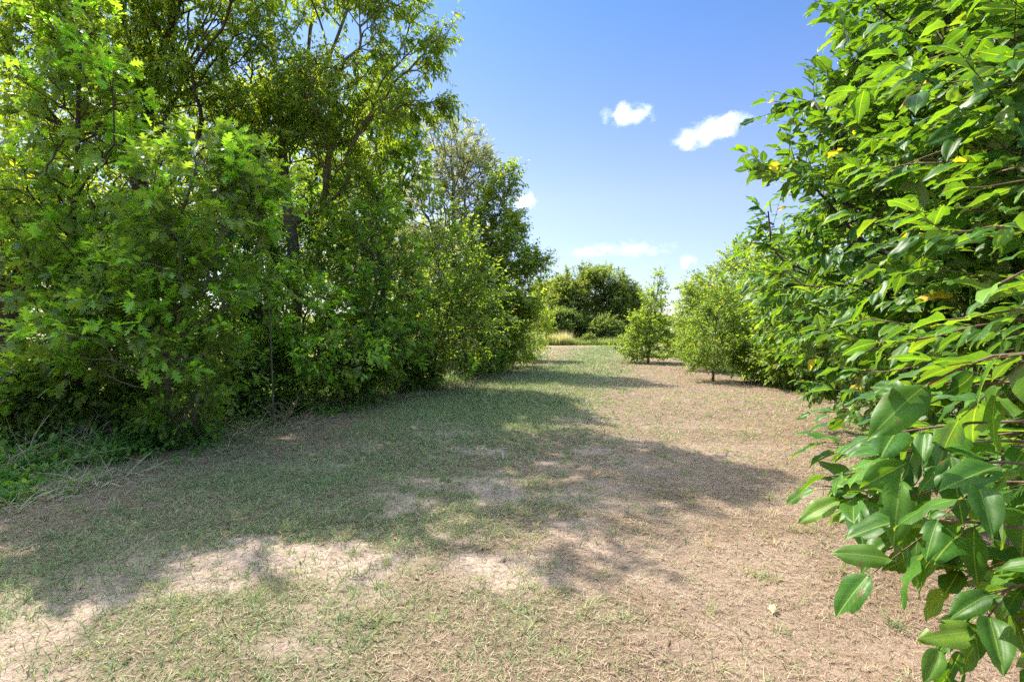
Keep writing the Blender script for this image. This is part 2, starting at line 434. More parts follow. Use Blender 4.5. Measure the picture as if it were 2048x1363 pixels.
acc, thatch = Acc(), Acc()
for d0, d1, dens, ln, wd, T in ((.9, 3.2, 8500, .052, .0042, T_BLADE), (3.2, 5.5, 5000, .060, .0055, T_BLADE), (5.5, 9, 2300, .07, .0082, T_BLADE),
                                (9, 16, 900, .085, .015, T_TRI), (16, 28, 330, .09, .027, T_TRI), (28, 43, 130, .09, .045, T_TRI)):
    x, y = sector(dens, d0, d1)
    # draw the points together into tufts
    q = .05 + .004 * d0
    jx, jy = _h(np.floor(x / q).astype(int), np.floor(y / q).astype(int), np.zeros(len(x), int), 5), _h(np.floor(x / q).astype(int), np.floor(y / q).astype(int), np.ones(len(x), int), 6)
    tx, ty = (np.floor(x / q) + jx) * q, (np.floor(y / q) + jy) * q
    pull = rng.uniform(.0, .75, len(x))
    x, y = x + (tx - x) * pull, y + (ty - y) * pull
    u = x - hedge_x(y)
    g, b = lawn_maps(x, y)
    tuft = _h(np.floor(x / q).astype(int), np.floor(y / q).astype(int), np.full(len(x), 2), 7)
    keep = (rng.random(len(x)) > b * .84) & (u > -.6) & (rng.random(len(x)) < .35 + .65 * np.maximum(g, .25 + .4 * (tuft > .7)))
    x, y, g, tuft, u = x[keep], y[keep], g[keep], tuft[keep], u[keep]
    isg = rng.random(len(x)) < np.clip(g * 1.15 - .12 + (tuft > .8) * .35, .05, .93)
    el = np.where(isg, rng.uniform(.25, 1.25, len(x)), np.abs(rng.normal(0, .28, len(x))))
    az = rng.uniform(0, 2 * np.pi, len(x))
    A = np.stack([np.cos(az) * np.cos(el), np.sin(az) * np.cos(el), np.sin(el)], -1)
    S, N = frames(A, jit=np.where(isg, .5, .2)[:, None])
    L = ln * rng.uniform(.5, 1.5, len(x)) * np.where(isg, .7 + .6 * tuft, .8)
    tint = np.where(isg, np.clip(rng.normal(.30, .20, len(x)) + .12 * (1 - g), 0, .75), np.clip(rng.normal(.84, .12, len(x)), .45, 1))
    P = np.stack([x, y, H(x, y) + np.where(isg, -.003, rng.uniform(0, .012, len(x)))], -1)
    acc.inst(T, P[isg], S[isg], A[isg], N[isg], wd * rng.uniform(.7, 1.4, isg.sum()), L[isg], L[isg], tint[isg])
    k = ~isg
    thatch.inst(T, P[k], S[k], A[k], N[k], wd * .68 * rng.uniform(.6, 1.3, k.sum()), L[k], L[k] * .4, rng.normal(.55, .22, k.sum()).clip(0, 1))
# bigger tufts standing above the mown level
x, y = sector(26, 1.5, 12)
g, b = lawn_maps(x, y)
k = rng.random(len(x)) < .5 + .5 * g
x, y, g = x[k], y[k], g[k]
nb = 24
bx = np.repeat(x, nb) + rng.normal(0, .022, len(x) * nb); by = np.repeat(y, nb) + rng.normal(0, .022, len(x) * nb)
size = np.repeat(rng.uniform(.35, 1.15, len(x)) ** 1.3, nb)
tb = np.repeat(np.clip(rng.normal(.34, .16, len(x)) + .28 * np.clip((x - hedge_x(y) - 5) / 2, 0, 1), .05, .9), nb)
el = rng.uniform(.25, 1.35, len(bx)); az = rng.uniform(0, 2 * np.pi, len(bx))
A = np.stack([np.cos(az) * np.cos(el), np.sin(az) * np.cos(el), np.sin(el)], -1)
S, N = frames(A, jit=.4)
L = size * rng.uniform(.05, .11, len(bx))
acc.inst(T_BLADE, np.stack([bx, by, H(bx, by) - .004], -1), S, A, N, .0034 + .0004 * by, L, L, np.clip(tb + rng.normal(0, .12, len(bx)), 0, 1))
tag(acc.build("lawn_grass", M["grass"]), "short patchy green grass growing over the mown strip", "grass", kind="stuff")
tag(thatch.build("dry_thatch", M["straw"]), "flattened dry straw lying over the soil of the mown strip", "straw", kind="stuff")

# ------------------------------------------------------------------ trees
def resample(pts, step):
    pts = np.array(pts, float)
    out = [pts[0]]
    for a, b in zip(pts[:-1], pts[1:]):
        k = max(1, int(round(np.linalg.norm(b - a) / step)))
        for i in range(1, k + 1): out.append(a + (b - a) * i / k)
    return np.array(out)

def sample_crown(ells, n, clump, thr, shell, seed):
    vol = np.array([np.prod(r) ** .8 for c, r in ells]); vol /= vol.sum()
    out = np.zeros((0, 3)); oc = np.zeros((0, 3)); it = 0
    while len(out) < n and it < 40:
        it += 1
        k = rng.choice(len(ells), n, p=vol)
        c = np.array([ells[i][0] for i in k]); r = np.array([ells[i][1] for i in k])
        d = nz(rng.normal(size=(n, 3)))
        rad = rng.random(n) ** shell
        # lumpy outline
        rad = rad * (.72 + .56 * vnoise(d * 2.2 + k[:, None] * 7.7, seed))
        p = c + d * r * rad[:, None]
        ok = (vnoise(p / clump, seed + 3) > thr) & (p[:, 2] > .12)
        out = np.concatenate([out, p[ok]]); oc = np.concatenate([oc, c[ok]])
    return out[:n], oc[:n]

def tube_chain(acc, pts, rad, sides):
    n = len(pts)
    t = np.gradient(pts, axis=0) if n > 2 else np.repeat((pts[1] - pts[0])[None], 2, 0)
    t = nz(t)
    ref = np.array((1., 0, 0)) if abs(t[:, 0]).mean() < .7 else np.array((0, 1., 0))
    s = nz(np.cross(t, ref)); b = np.cross(t, s)
    a = np.linspace(0, 2 * np.pi, sides, endpoint=False)
    v = pts[:, None] + rad[:, None, None] * (np.cos(a)[None, :, None] * s[:, None] + np.sin(a)[None, :, None] * b[:, None])
    i = np.arange(n - 1)[:, None] * sides; j = np.arange(sides)[None]
    j2 = (j + 1) % sides
    q = np.stack([i + j, i + j2, i + sides + j2, i + sides + j], -1).reshape(-1)
    acc.add(v.reshape(-1, 3), q, np.full((n - 1) * sides, 4))

def spray(crown, stems, P, D, L, K, size, T, spread=.95, droop=.25, flat=1.0, tint=(.4, .18), young=0, uv=False, stem_r=.0025, ratio=1.0, face_up=.8, tipcluster=0.0, t0=.12, tintadd=None, maxtint=1.0):
    """leafy twigs: P base, D direction, L length (arrays), K leaves each"""
    n = len(P)
    if n == 0: return
    if stems is not None:
        S, N = frames(D)
        stems.inst(T_STEM, P, S, D, N, stem_r, L, stem_r)
    t = np.linspace(t0, 1, K)[None] ** (1 - tipcluster)
    t = np.repeat(t, n, 0) + rng.normal(0, .02, (n, K))
    up = np.array((0, 0, 1.)) + rng.normal(0, .3, (n, 3))
    S = nz(np.cross(D, up)); U = nz(np.cross(S, D))
    sgn = np.where(np.arange(K) % 2 == 0, 1., -1.)[None] * np.ones((n, 1))
    ang = spread * rng.uniform(.7, 1.2, (n, K)); ang[:, -1] *= .25
    phi = rng.normal(0, 1, (n, K)) * (1 - flat) * 1.6 + rng.normal(0, .25, (n, K))
    side = S[:, None] * (sgn * np.cos(phi))[..., None] + U[:, None] * np.sin(phi)[..., None]
    A = D[:, None] * np.cos(ang)[..., None] + side * np.sin(ang)[..., None]
    A = A + np.array((0, 0, -1.)) * (droop * rng.uniform(.3, 1.7, (n, K)))[..., None]
    A = nz(A).reshape(-1, 3)
    base = (P[:, None] + D[:, None] * (L[:, None] * t)[..., None]).reshape(-1, 3)
    Nn = U[:, None] * (1 - face_up * .5) + np.array((0, 0, 1.)) * face_up + rng.normal(0, .45, (n, K, 3))
    Nn = Nn.reshape(-1, 3)
    Sx = nz(np.cross(A, Nn)); Nn = nz(np.cross(Sx, A))
    sz = size * rng.uniform(.6, 1.2, n * K)
    tn = rng.normal(tint[0], tint[1], (n, K))
    if tintadd is not None: tn = tn + tintadd[:, None]
    if young:
        tn = tn + young * np.clip(t - .35, 0, 1)
    tn = tn.ravel().clip(0, maxtint)
    Ts = T if isinstance(T, list) else [T]
    pick = rng.integers(0, len(Ts), n * K)
    for i, Ti in enumerate(Ts):
        q = pick == i
        crown.inst(Ti, base[q], Sx[q], A[q], Nn[q], sz[q] * ratio, sz[q], sz[q], tn[q], uv=uv)

def grow(trunks, ells, n, r0, bf=.35, clump=.7, thr=.33, shell=.42, step=.3, rtip=.004, seed=1, stems=None, limb_r=None, sides=7, pull_down=0.0):
    """skeleton: hand-set trunk/limb lines plus a balanced spanning tree through points of the crown"""
    pos, par = [], []
    for ti, tr in enumerate(trunks):
        pts = resample(tr, step)
        if ti:
            j = int(np.argmin(np.linalg.norm(np.array(pos) - pts[0], axis=1)))
        for k, p in enumerate(pts):
            par.append(-1 if not pos else (j if (ti and k == 0) else len(pos) - 1))
            pos.append(p)
    nt = len(pos)
    C, CC = sample_crown(ells, n, clump, thr, shell, seed)
    pos = np.array(pos)
    # a little wander in the hand-set limbs
    pos[1:] += (np.stack([vnoise(pos[1:] * 1.3, seed + 60), vnoise(pos[1:] * 1.3, seed + 61), .5 + 0 * pos[1:, 0]], -1) - .5) * .22
    plen = np.zeros(nt)
    for i in range(1, nt): plen[i] = plen[par[i]] + np.linalg.norm(pos[i] - pos[par[i]])
    m = len(C)
    cost = np.full(m, 1e9); best = np.zeros(m, int)
    for i in range(nt):
        rise = np.where(C[:, 2] < pos[i, 2] - .15, 1.0, 0.0) * .3
        c = np.linalg.norm(C - pos[i], axis=1) * (1 + rise) + bf * plen[i] + (5 if pos[i, 2] < .35 else 0)
        q = c < cost
        cost[q], best[q] = c[q], i
    allp = np.concatenate([pos, C]); par = np.array(par + [0] * m); pl = np.concatenate([plen, np.zeros(m)])
    done = np.zeros(m, bool)
    for _ in range(m):
        i = int(np.argmin(np.where(done, 1e9, cost)))
        done[i] = True
        b = best[i]; gi = nt + i
        par[gi] = b; pl[gi] = pl[b] + np.linalg.norm(C[i] - allp[b])
        c = np.linalg.norm(C - C[i], axis=1) + bf * pl[gi]
        q = (c < cost) & ~done
        cost[q], best[q] = c[q], gi
    N_ = len(allp)
    kids = [[] for _ in range(N_)]
    for i in range(1, N_): kids[par[i]].append(i)
    order = [0]
    for i in order: order.extend(kids[i])
    cnt = np.ones(N_)
    for i in reversed(order[1:]): cnt[par[i]] += cnt[i]
    # smooth the crown branches
    for _ in range(2):
        sm = allp.copy()
        for i in range(nt, N_):
            if kids[i]:
                sm[i] = .5 * allp[i] + .25 * allp[par[i]] + .25 * np.mean([allp[k] for k in kids[i]], axis=0)
        allp = sm
    rad = rtip + (r0 - rtip) * (cnt / cnt[0]) ** .5
    # the hand-set trunk keeps its own taper
    stack = [(0, -1)]
    while stack:
        i, prev = stack.pop()
        chain = [i] if prev < 0 else [prev, i]
        cur = i
        while kids[cur]:
            ks = sorted(kids[cur], key=lambda k: -cnt[k])
            for k in ks[1:]: stack.append((k, cur))
            cur = ks[0]; chain.append(cur)
        if len(chain) > 1 and stems is not None:
            r = rad[chain].copy()
            if prev >= 0: r[0] = min(r[0], r[1] * 1.25)
            pts = allp[chain]
            if prev < 0:
                r[0] *= 1.35
            tube_chain(stems, pts, r, sides if r[0] > .02 else (5 if r[0] > .008 else 3))
    dirs = nz(allp - allp[par]); dirs[0] = (0, 0, 1)
    cc = np.concatenate([np.zeros((nt, 3)), CC])
    return dict(pos=allp, dir=dirs, cnt=cnt, nt=nt, cc=cc, par=par)

def leafy(sk, crown, stems, kmax=3, twigs=2, L=.3, K=9, size=.08, T=T_DIA, upb=.15, outw=.5, randw=.55, zyoung=0.0, **kw):
    i = np.where((sk["cnt"] <= kmax) & (np.arange(len(sk["cnt"])) >= sk["nt"]))[0]
    i = np.repeat(i, twigs)
    out = nz(sk["pos"][i] - sk["cc"][i])
    D = sk["dir"][i] * .6 + out * outw + rng.normal(size=(len(i), 3)) * randw + np.array((0, 0, upb))
    D = nz(D)
    f = rng.random(len(i))[:, None] * .8
    P = sk["pos"][i] * (1 - f) + sk["pos"][sk["par"][i]] * f
    ta = None
    if zyoung:
        z = sk["pos"][i, 2]; ta = zyoung * ((sk["cnt"][i] <= 1) * (rng.random(len(i)) < .35))
    spray(crown, stems, P, D, L * rng.uniform(.6, 1.3, len(i)), K, size, T, tintadd=ta, **kw)

SEED = [100]
def tree(name, label, cat, group, trunks, ells, n, r0, bark="bark_dark", leaf="willow", kmax=3, grow_kw=None, smooth=False, twig_stems=True, **leafkw):
    SEED[0] += 13
    root = thing(name, label, cat, tuple(np.array(trunks[0][0], float)), group)
    root.location.z = float(trunks[0][0][2])
    wood, crown = Acc(), Acc()
    sk = grow(trunks, ells, n, r0, seed=SEED[0], stems=wood, **(grow_kw or {}))
    leafy(sk, crown, wood if twig_stems else None, kmax=kmax, **leafkw)
    wood.build("trunk", M[bark], root, smooth=True)
    crown.build("crown", M[leaf], root, smooth=smooth)
    return root

def ground_at(p):
    p = np.array(p, float)
    p[2] = float(H(np.array([p[0]]), np.array([p[1]]))[0]) - .03
    return p

HEDGE = "trees and saplings of the left hedgerow"
OAKKW = dict(T=T_OAK, leaf="oak", size=.165, K=8, L=.27, twigs=2, ratio=1.0, spread=1.0, flat=.2, droop=.2, grow_kw=dict(clump=.42, thr=.42), tint=(.42, .2), young=.28, zyoung=.55, tipcluster=.35)

# tall young oak at the left edge, leader running out of the top of the picture
b = ground_at(G(165, 878))
tree("oak_sapling", "tall slender young oak at far left with lobed leaves and a yellow-green leader", "tree", HEDGE,
     [[b, W(160, 800, 6.9), W(158, 640, 6.9), W(152, 480, 6.9), W(160, 330, 6.8), W(155, 120, 6.8), W(150, -60, 6.8)],
      [W(158, 640, 6.9), W(60, 560, 6.6), W(20, 520, 6.4)], [W(155, 420, 6.9), W(225, 290, 6.6), W(232, 130, 6.5)]],
     [E(195, 630, 6.8, 120, 120, .9), E(130, 450, 6.8, 140, 150, 1.0), E(190, 230, 6.7, 85, 150, .7), E(150, 60, 6.8, 70, 110, .6), E(60, 760, 6.6, 100, 80, .8)], 620, .06, kmax=2, **OAKKW)
# oak in the middle of the near hedge, standing at the edge of the lane
b = ground_at(G(330, 888))
tree("oak_sapling", "young oak with pale straight stem and bright lobed tips standing forward at the lane edge", "tree", HEDGE,
     [[b, W(332, 800, 6.5), W(338, 690, 6.5), W(342, 560, 6.5), W(350, 450, 6.5), W(385, 330, 6.4), W(410, 270, 6.4)],
      [W(338, 700, 6.5), W(420, 640, 6.2), W(480, 600, 6.1)], [W(340, 690, 6.5), W(250, 640, 6.2), W(190, 580, 6.0)]],
     [E(330, 680, 6.4, 190, 95, .9), E(350, 560, 6.4, 150, 100, .8), E(395, 400, 6.4, 110, 120, .7), E(480, 400, 6.6, 70, 100, .6), E(410, 290, 6.4, 40, 60, .4)], 560, .045, bark="bark_grey", kmax=2, **OAKKW)
# low oak scrub at its foot
b = ground_at(G(385, 880))
tree("oak_bush", "low blue-green oak bush at the foot of the pale-stemmed young oak", "bush", HEDGE,
     [[b, W(382, 840, 6.4), W(390, 790, 6.3)]],
     [E(365, 825, 6.6, 85, 55, .4), E(405, 790, 6.4, 50, 38, .35)], 130, .02, bark="bark_grey", kmax=3, **{**OAKKW, "size": .11, "tint": (.5, .15), "zyoung": .1})
# big dark-trunked tree behind
b = ground_at(G(305, 800))
NAR = dict(T=T_DIA, leaf="willow", size=.125, K=11, L=.36, twigs=3, ratio=.32, spread=.8, flat=.3, droop=.75, tint=(.45, .22), upb=-.1, face_up=.5, grow_kw=dict(clump=.9, thr=.40))
tree("shade_tree", "big dark-trunked tree with drooping narrow leaves rising behind the near oaks", "tree", HEDGE,
     [[b, W(300, 600, 10.6), W(285, 420, 10.5), W(270, 330, 10.4), W(300, 200, 10.2), W(335, 60, 10.1), W(345, -150, 10)],
      [W(272, 340, 10.4), W(190, 300, 9.8), W(90, 235, 9.2), W(-20, 180, 8.8)],
      [W(270, 330, 10.4), W(200, 200, 10.6), W(140, 60, 10.8), W(90, -120, 11)],
      [W(300, 200, 10.2), W(380, 120, 9.6), W(440, 20, 9.2), W(470, -120, 9)],
      [W(285, 420, 10.5), W(350, 330, 9.9), W(430, 260, 9.5)], [W(335, 60, 10.1), W(390, -60, 9), W(450, -115, 7.8)]],
     [E(140, 20, 10.2, 230, 150, 2.0), E(390, 40, 9.7, 170, 140, 1.6), E(400, 230, 9.6, 120, 110, 1.2), E(70, 250, 9.2, 120, 100, 1.2), E(250, -120, 10.3, 250, 100, 1.6), E(250, 160, 10, 200, 120, 1.4), E(430, -110, 7.8, 60, 32, .45), E(560, -70, 8.6, 60, 35, .5)], 1900, .17, kmax=4, **NAR)
# forked tree whose crown leans over the lane
b = ground_at(G(595, 790))
tree("shade_tree", "tall grey-limbed tree forking high in the hedge, crown reaching out against the blue sky", "tree", HEDGE,
     [[b, W(590, 600, 11.2), W(575, 420, 11.1), W(567, 300, 11), W(566, 210, 11), W(545, 120, 11), W(520, -40, 11), W(500, -200, 11)],
      [W(567, 300, 11), W(610, 200, 10.7), W(650, 120, 10.4), W(690, 20, 10), W(720, -120, 9.8)],
      [W(570, 310, 11), W(620, 260, 10.6), W(700, 245, 10.2), W(800, 235, 9.6)],
      [W(650, 120, 10.4), W(620, -30, 9.2), W(580, -62, 7.6)],
      [W(650, 120, 10.4), W(740, 110, 9.9), W(820, 110, 9.5), W(895, 65, 9.2)]],
     [E(600, 130, 10.8, 130, 130, 1.3), E(720, 60, 10.2, 110, 90, 1.2), E(690, 200, 10.3, 130, 90, 1.2), E(590, -90, 10.8, 170, 85, 1.3), E(840, 110, 9.5, 60, 32, .5),
      E(880, 70, 9.2, 22, 22, .25), E(830, 210, 9.7, 85, 40, .6), E(800, 10, 9.8, 60, 40, .6), E(600, 330, 10.9, 150, 90, 1.3), E(520, 200, 11, 90, 120, 1.2), E(580, -62, 7.4, 60, 24, .4)], 1800, .13, bark="bark_grey", kmax=4, **NAR)
# middle of the hedge
b = ground_at(G(600, 815))
tree("oak_sapling", "blue-green scrubby oak with rounded spreading crown in the middle of the hedge", "tree", HEDGE,
     [[b, W(600, 740, 9.3), W(598, 640, 9.3), W(596, 560, 9.3)]],
     [E(585, 620, 9.2, 110, 90, 1.0), E(640, 710, 9.0, 140, 50, .9), E(530, 700, 9.1, 90, 50, .8)], 520, .05, kmax=2, **{**OAKKW, "tint": (.5, .17), "size": .13})
b = ground_at(G(745, 792))
tree("oak_sapling", "upright young oak with pale trunk in the hedge behind the rounded scrub oak", "tree", HEDGE,
     [[b, W(745, 700, 11.1), W(748, 580, 11), W(735, 480, 10.9), W(715, 390, 10.8)]],
     [E(720, 440, 10.8, 80, 80, .8), E(740, 560, 10.9, 120, 110, 1.1), E(700, 660, 10.7, 120, 70, 1.0), E(770, 690, 10.6, 90, 60, .9)], 760, .06, bark="bark_grey", kmax=2, **{**OAKKW, "size": .15, "zyoung": .32})
b = ground_at(G(770, 770))
tree("oak_sapling", "high oak with a straight bare stem, its upper half showing under the leaning crown", "tree", HEDGE,
     [[b, W(765, 600, 13), W(758, 420, 13), W(757, 260, 13), W(760, 160, 13)]],
     [E(760, 300, 12.9, 100, 110, 1.1), E(700, 400, 12.6, 120, 80, 1.1), E(820, 330, 12.8, 50, 90, .8), E(770, 200, 13, 50, 70, .6)], 620, .07, bark="bark_grey", kmax=2, **{**OAKKW, "size": .16, "zyoung": .15})
ELM = dict(T=T_OVAL, leaf="elm", size=.085, K=10, L=.45, twigs=2, ratio=1.05, spread=1.1, flat=.9, droop=.25, tint=(.45, .2), young=.3)
b = ground_at(G(866, 775))
tree("elm_sapling", "yellow-green elm sapling with several thin stems fanning up at the hedge edge", "tree", HEDGE,
     [[b, W(868, 720, 12.6), W(900, 600, 12.4), W(940, 500, 12.2), W(960, 440, 12.1)],
      [W(868, 720, 12.6), W(878, 600, 12.5), W(880, 480, 12.5), W(876, 405, 12.5)], [W(868, 730, 12.6), W(845, 640, 12.5), W(835, 560, 12.4)]],
     [E(900, 540, 12.3, 80, 90, .8), E(900, 650, 12.2, 115, 80, .9), E(875, 440, 12.5, 28, 60, .3), E(955, 590, 12, 50, 60, .5), E(840, 680, 12.3, 80, 60, .7)], 800, .035, bark="bark_grey", kmax=3, **ELM)
b = ground_at(G(900, 735))
tree("pale_tree", "pale grey-green tree with dense fine leaves rising behind the elm sapling", "tree", HEDGE,
     [[b, W(905, 560, 19), W(905, 400, 19), W(905, 280, 19)]],
     [E(905, 330, 19, 85, 85, 1.7), E(960, 350, 18.6, 40, 60, 1.0), E(870, 430, 18.6, 80, 80, 1.4), E(910, 500, 18.6, 100, 90, 1.7)], 900, .15, bark="bark_grey", leaf="grey", kmax=4, T=T_DIA, size=.13, K=9, L=.4, twigs=3, ratio=.55, tint=(.5, .25), flat=.2, droop=.2)
b = ground_at(G(1005, 742))
tree("spire_tree", "bright green narrow tree with a thin leader and one branch poking toward the lane", "tree", HEDGE,
     [[b, W(1000, 640, 17.4), W(1000, 500, 17.3), W(1015, 400, 17.2), W(1030, 325, 17.2)],
      [W(1000, 560, 17.3), W(1050, 520, 17), W(1104, 492, 16.8)]],
     [E(985, 600, 17.3, 85, 110, 1.3), E(985, 470, 17.3, 62, 90, 1.0), E(1020, 440, 17.2, 30, 70, .5), E(1028, 365, 17.2, 14, 45, .3), E(1005, 400, 17.2, 35, 60, .6), E(1060, 520, 17, 45, 22, .4), E(1040, 570, 17, 45, 70, .8), E(960, 690, 17, 90, 50, 1), E(1020, 620, 16.8, 60, 70, 1.0)], 1900, .07, bark="bark_red", leaf="bright",
     kmax=3, T=T_DIA, size=.115, K=10, L=.4, twigs=3, ratio=.6, tint=(.5, .25), flat=.4, droop=.35)
b = ground_at(G(1058, 722))
tree("young_tree", "small yellow-green leafy tree at the far end of the left hedge", "tree", HEDGE,
     [[b, W(1058, 690, 23.3), W(1060, 640, 23.3), W(1065, 600, 23.3)]],
     [E(1058, 640, 23.3, 42, 55, 1.1), E(1075, 655, 23, 25, 50, .8), E(1030, 680, 23, 45, 35, 1.0)], 420, .05, bark="bark_red", leaf="bright", kmax=3, T=T_DIA, size=.14, K=9, L=.45, twigs=2, ratio=.45, tint=(.7, .2), flat=.3, droop=.4)
# dark understorey inside the hedge
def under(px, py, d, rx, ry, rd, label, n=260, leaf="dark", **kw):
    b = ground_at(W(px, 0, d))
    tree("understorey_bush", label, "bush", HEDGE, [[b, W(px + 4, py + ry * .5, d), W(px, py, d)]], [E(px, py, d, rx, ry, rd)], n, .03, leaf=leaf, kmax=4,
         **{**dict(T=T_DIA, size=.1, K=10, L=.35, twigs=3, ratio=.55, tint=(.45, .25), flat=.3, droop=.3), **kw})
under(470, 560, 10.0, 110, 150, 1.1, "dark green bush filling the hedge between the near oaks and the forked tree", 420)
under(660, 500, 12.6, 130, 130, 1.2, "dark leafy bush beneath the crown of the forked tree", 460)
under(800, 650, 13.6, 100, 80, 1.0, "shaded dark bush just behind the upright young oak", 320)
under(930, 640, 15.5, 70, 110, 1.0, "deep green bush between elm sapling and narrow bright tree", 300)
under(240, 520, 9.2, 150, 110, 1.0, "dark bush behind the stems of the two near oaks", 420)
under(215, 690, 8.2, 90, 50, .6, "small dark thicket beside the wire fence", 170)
under(460, 740, 8.6, 120, 60, .7, "low dark thicket right of the low blue-green oak bush", 260, "oak", T=T_OAK, size=.11, ratio=1)
for (px, py, d, rx, ry, lab) in ((70, 790, 6.9, 95, 60, "low oak thicket at the left picture edge, below the fence wires"), (215, 810, 7.0, 80, 55, "low oak thicket round the dark foot of the tall slender oak"),
                                 (510, 780, 8.6, 70, 38, "low oak scrub beside the bare dead shrub"), (690, 745, 10.2, 90, 45, "low oak scrub between the rounded scrub oak and the upright oak"), (820, 740, 12.4, 60, 40, "low scrub close to the elm sapling stems")):
    under(px, py, d, rx, ry, .55, lab, 170, "oak", T=T_OAK, size=.12, ratio=1, tint=(.4, .2), K=8, L=.26)
under(1010, 690, 19.5, 70, 45, 1.1, "low green bush under the narrow bright tree", 260, "bright", tint=(.25, .2))

# ------------------------------------------------------------------ persimmons on the right
PERKW = dict(T=T_PER, leaf="persimmon", size=.115, K=9, L=.34, twigs=3, ratio=.9, spread=.85, flat=.85, droop=.30, tint=(.38, .27), uv=True, upb=.0, face_up=.9, stem_r=.003)
RIGHT = "trees of the right-hand row"
root = thing("persimmon_tree", "large persimmon tree filling the right edge with big glossy oval leaves close up", "tree", (4.0, 2.9, 0), RIGHT)
wood, crown = Acc(), Acc()
tr = [[(4.0, 2.9, -.03), (3.95, 2.9, .8), (3.9, 2.95, 1.6), (3.8, 3.0, 2.6), (3.7, 3.0, 3.8)],
      [(3.95, 2.9, .9), (3.2, 2.6, 1.15), (2.4, 2.3, 1.25)], [(3.9, 2.95, 1.5), (3.0, 3.3, 2.0), (2.2, 3.6, 2.4)],
      [(3.9, 2.95, 1.7), (3.2, 2.4, 2.1), (2.5, 1.9, 2.3)], [(3.8, 3.0, 2.4), (3.0, 3.2, 3.1), (2.3, 3.3, 3.6)]]
el_ = [(np.array((3.45, 3.3, 2.5)), np.array((1.75, 1.8, 1.45))), (np.array((3.55, 3.0, 3.6)), np.array((1.4, 1.6, 1.1))), (np.array((3.1, 2.6, 1.55)), np.array((1.25, 1.3, .65))), (np.array((2.55, 1.9, 2.3)), np.array((.9, .7, .8)))]
sk = grow(tr, el_, 1300, .09, seed=900, stems=wood, clump=.5, thr=.27, shell=.36, bf=.3)
leafy(sk, crown, wood, kmax=3, **{k: v for k, v in PERKW.items() if k != "leaf"})
wood.build("trunk", M["bark_dark"], root, smooth=True)
crown.build("crown", M["persimmon"], root, smooth=True)
# the branches that reach the lens, each with its own leaves
NEAR = [((2160, 880, 1.10), (1640, 955, 1.35), .115), ((2150, 1050, .86), (1815, 1050, 1.0), .11), ((2140, 1160, .95), (1925, 1215, 1.05), .10), ((2150, 820, .86), (1760, 880, 1.05), .115),
        ((2150, 520, .95), (1990, 565, 1.0), .115), ((2160, 690, .80), (1850, 775, .95), .115), ((2150, 470, 1.35), (1850, 462, 1.6), .115), ((2150, 640, 1.35), (1760, 690, 1.75), .11),
        ((2160, 200, 1.7), (1860, 250, 2.2), .115), ((2160, 60, 1.8), (1800, 130, 2.4), .115), ((2150, -60, 2.0), (1760, 70, 2.8), .115), ((2140, 930, .82), (1900, 940, .95), .11),
        ((2080, 790, 1.9), (1635, 825, 2.4), .11), ((2100, 340, 2.0), (1720, 330, 2.6), .11), ((2160, 330, 1.4), (1960, 360, 1.7), .115), ((2100, 1010, 1.2), (1740, 985, 1.45), .105),
        ((2150, 1250, .98), (1990, 1240, 1.05), .10), ((2120, 720, 1.7), (1700, 750, 2.2), .11), ((2160, 600, 1.2), (1900, 640, 1.4), .11), ((2100, 130, 2.1), (1690, 215, 3.0), .11),
        ((2140, 1100, 1.2), (1850, 1110, 1.35), .10), ((2140, 975, 1.05), (1690, 1005, 1.35), .105), ((2150, 1030, 1.1), (1770, 1090, 1.25), .10), ((2140, 860, 1.25), (1690, 905, 1.55), .11), ((2150, 1130, 1.05), (1900, 1160, 1.2), .10), ((2150, 760, 1.1), (1800, 820, 1.35), .11), ((2140, 1190, 1.15), (1960, 1290, 1.2), .095), ((2120, 900, 1.5), (1760, 930, 1.75), .105)]
for k in range(30):
    ty_ = rng.uniform(-60, 930); tx_ = rng.uniform(1790 if ty_ < 330 else 1700, 1990)
    dd = rng.uniform(2.0, 3.0) - .35 * (tx_ > 1850)
    NEAR.append(((tx_ + rng.uniform(150, 300), ty_ + rng.uniform(-50, 30), dd * .9), (tx_, ty_, dd), .115))
for a, bb, ls in NEAR:
    p0, p1 = W(*a), W(*bb)
    wood, crown = Acc(), Acc()
    mid = (p0 + p1) / 2 + np.array((0, .02, .05)) * np.linalg.norm(p1 - p0)
    # carry the branch back toward the trunk so that it is attached
    tk = np.array((3.95, 2.9, max(.9, min(2.6, p0[2] + .1))))
    back = p0 + (tk - p0) * .45 + np.array((0, 0, -.05))
    pts = resample([tk, back, p0, mid, p1], .06)
    pts[:, 2] += .012 * np.sin(np.arange(len(pts)) * .9)
    tube_chain(wood, pts, np.linspace(.016, .0022, len(pts)), 6)
    run = pts[len(resample([tk, back, p0], .06)) - 6:]
    ln_ = np.linalg.norm(run[-1] - run[0])
    d = nz((run[-1] - run[0])[None])
    K = max(5, int(ln_ / .045))
    spray(crown, None, run[:1] * .8 + run[1:2] * .2, d, np.array([ln_]), K, ls, T_PER, spread=.72, flat=.8, droop=.18, tint=(.45, .25), uv=True, face_up=1.1, t0=.0, ratio=.86, maxtint=.95)
    # side shoots
    ns = max(2, int(ln_ / .11))
    ii = rng.integers(1, len(run) - 1, ns)
    sd = nz(d + rng.normal(0, .55, (ns, 3)) + np.array((0, 0, -.1)))
    sd[:, 2] *= .6
    spray(crown, wood, run[ii], nz(sd), rng.uniform(.10, .2, ns), 4, ls * .92, T_PER, spread=.75, flat=.7, droop=.18, tint=(.45, .26), uv=True, face_up=1.1, stem_r=.002, ratio=.86, maxtint=.95)
    br = wood.build("branch", M["bark_red"], root, smooth=True)
    fo = crown.build("foliage", M["persimmon"], root, smooth=True)
    fo.parent = br
    fo.location = (0, 0, 0)

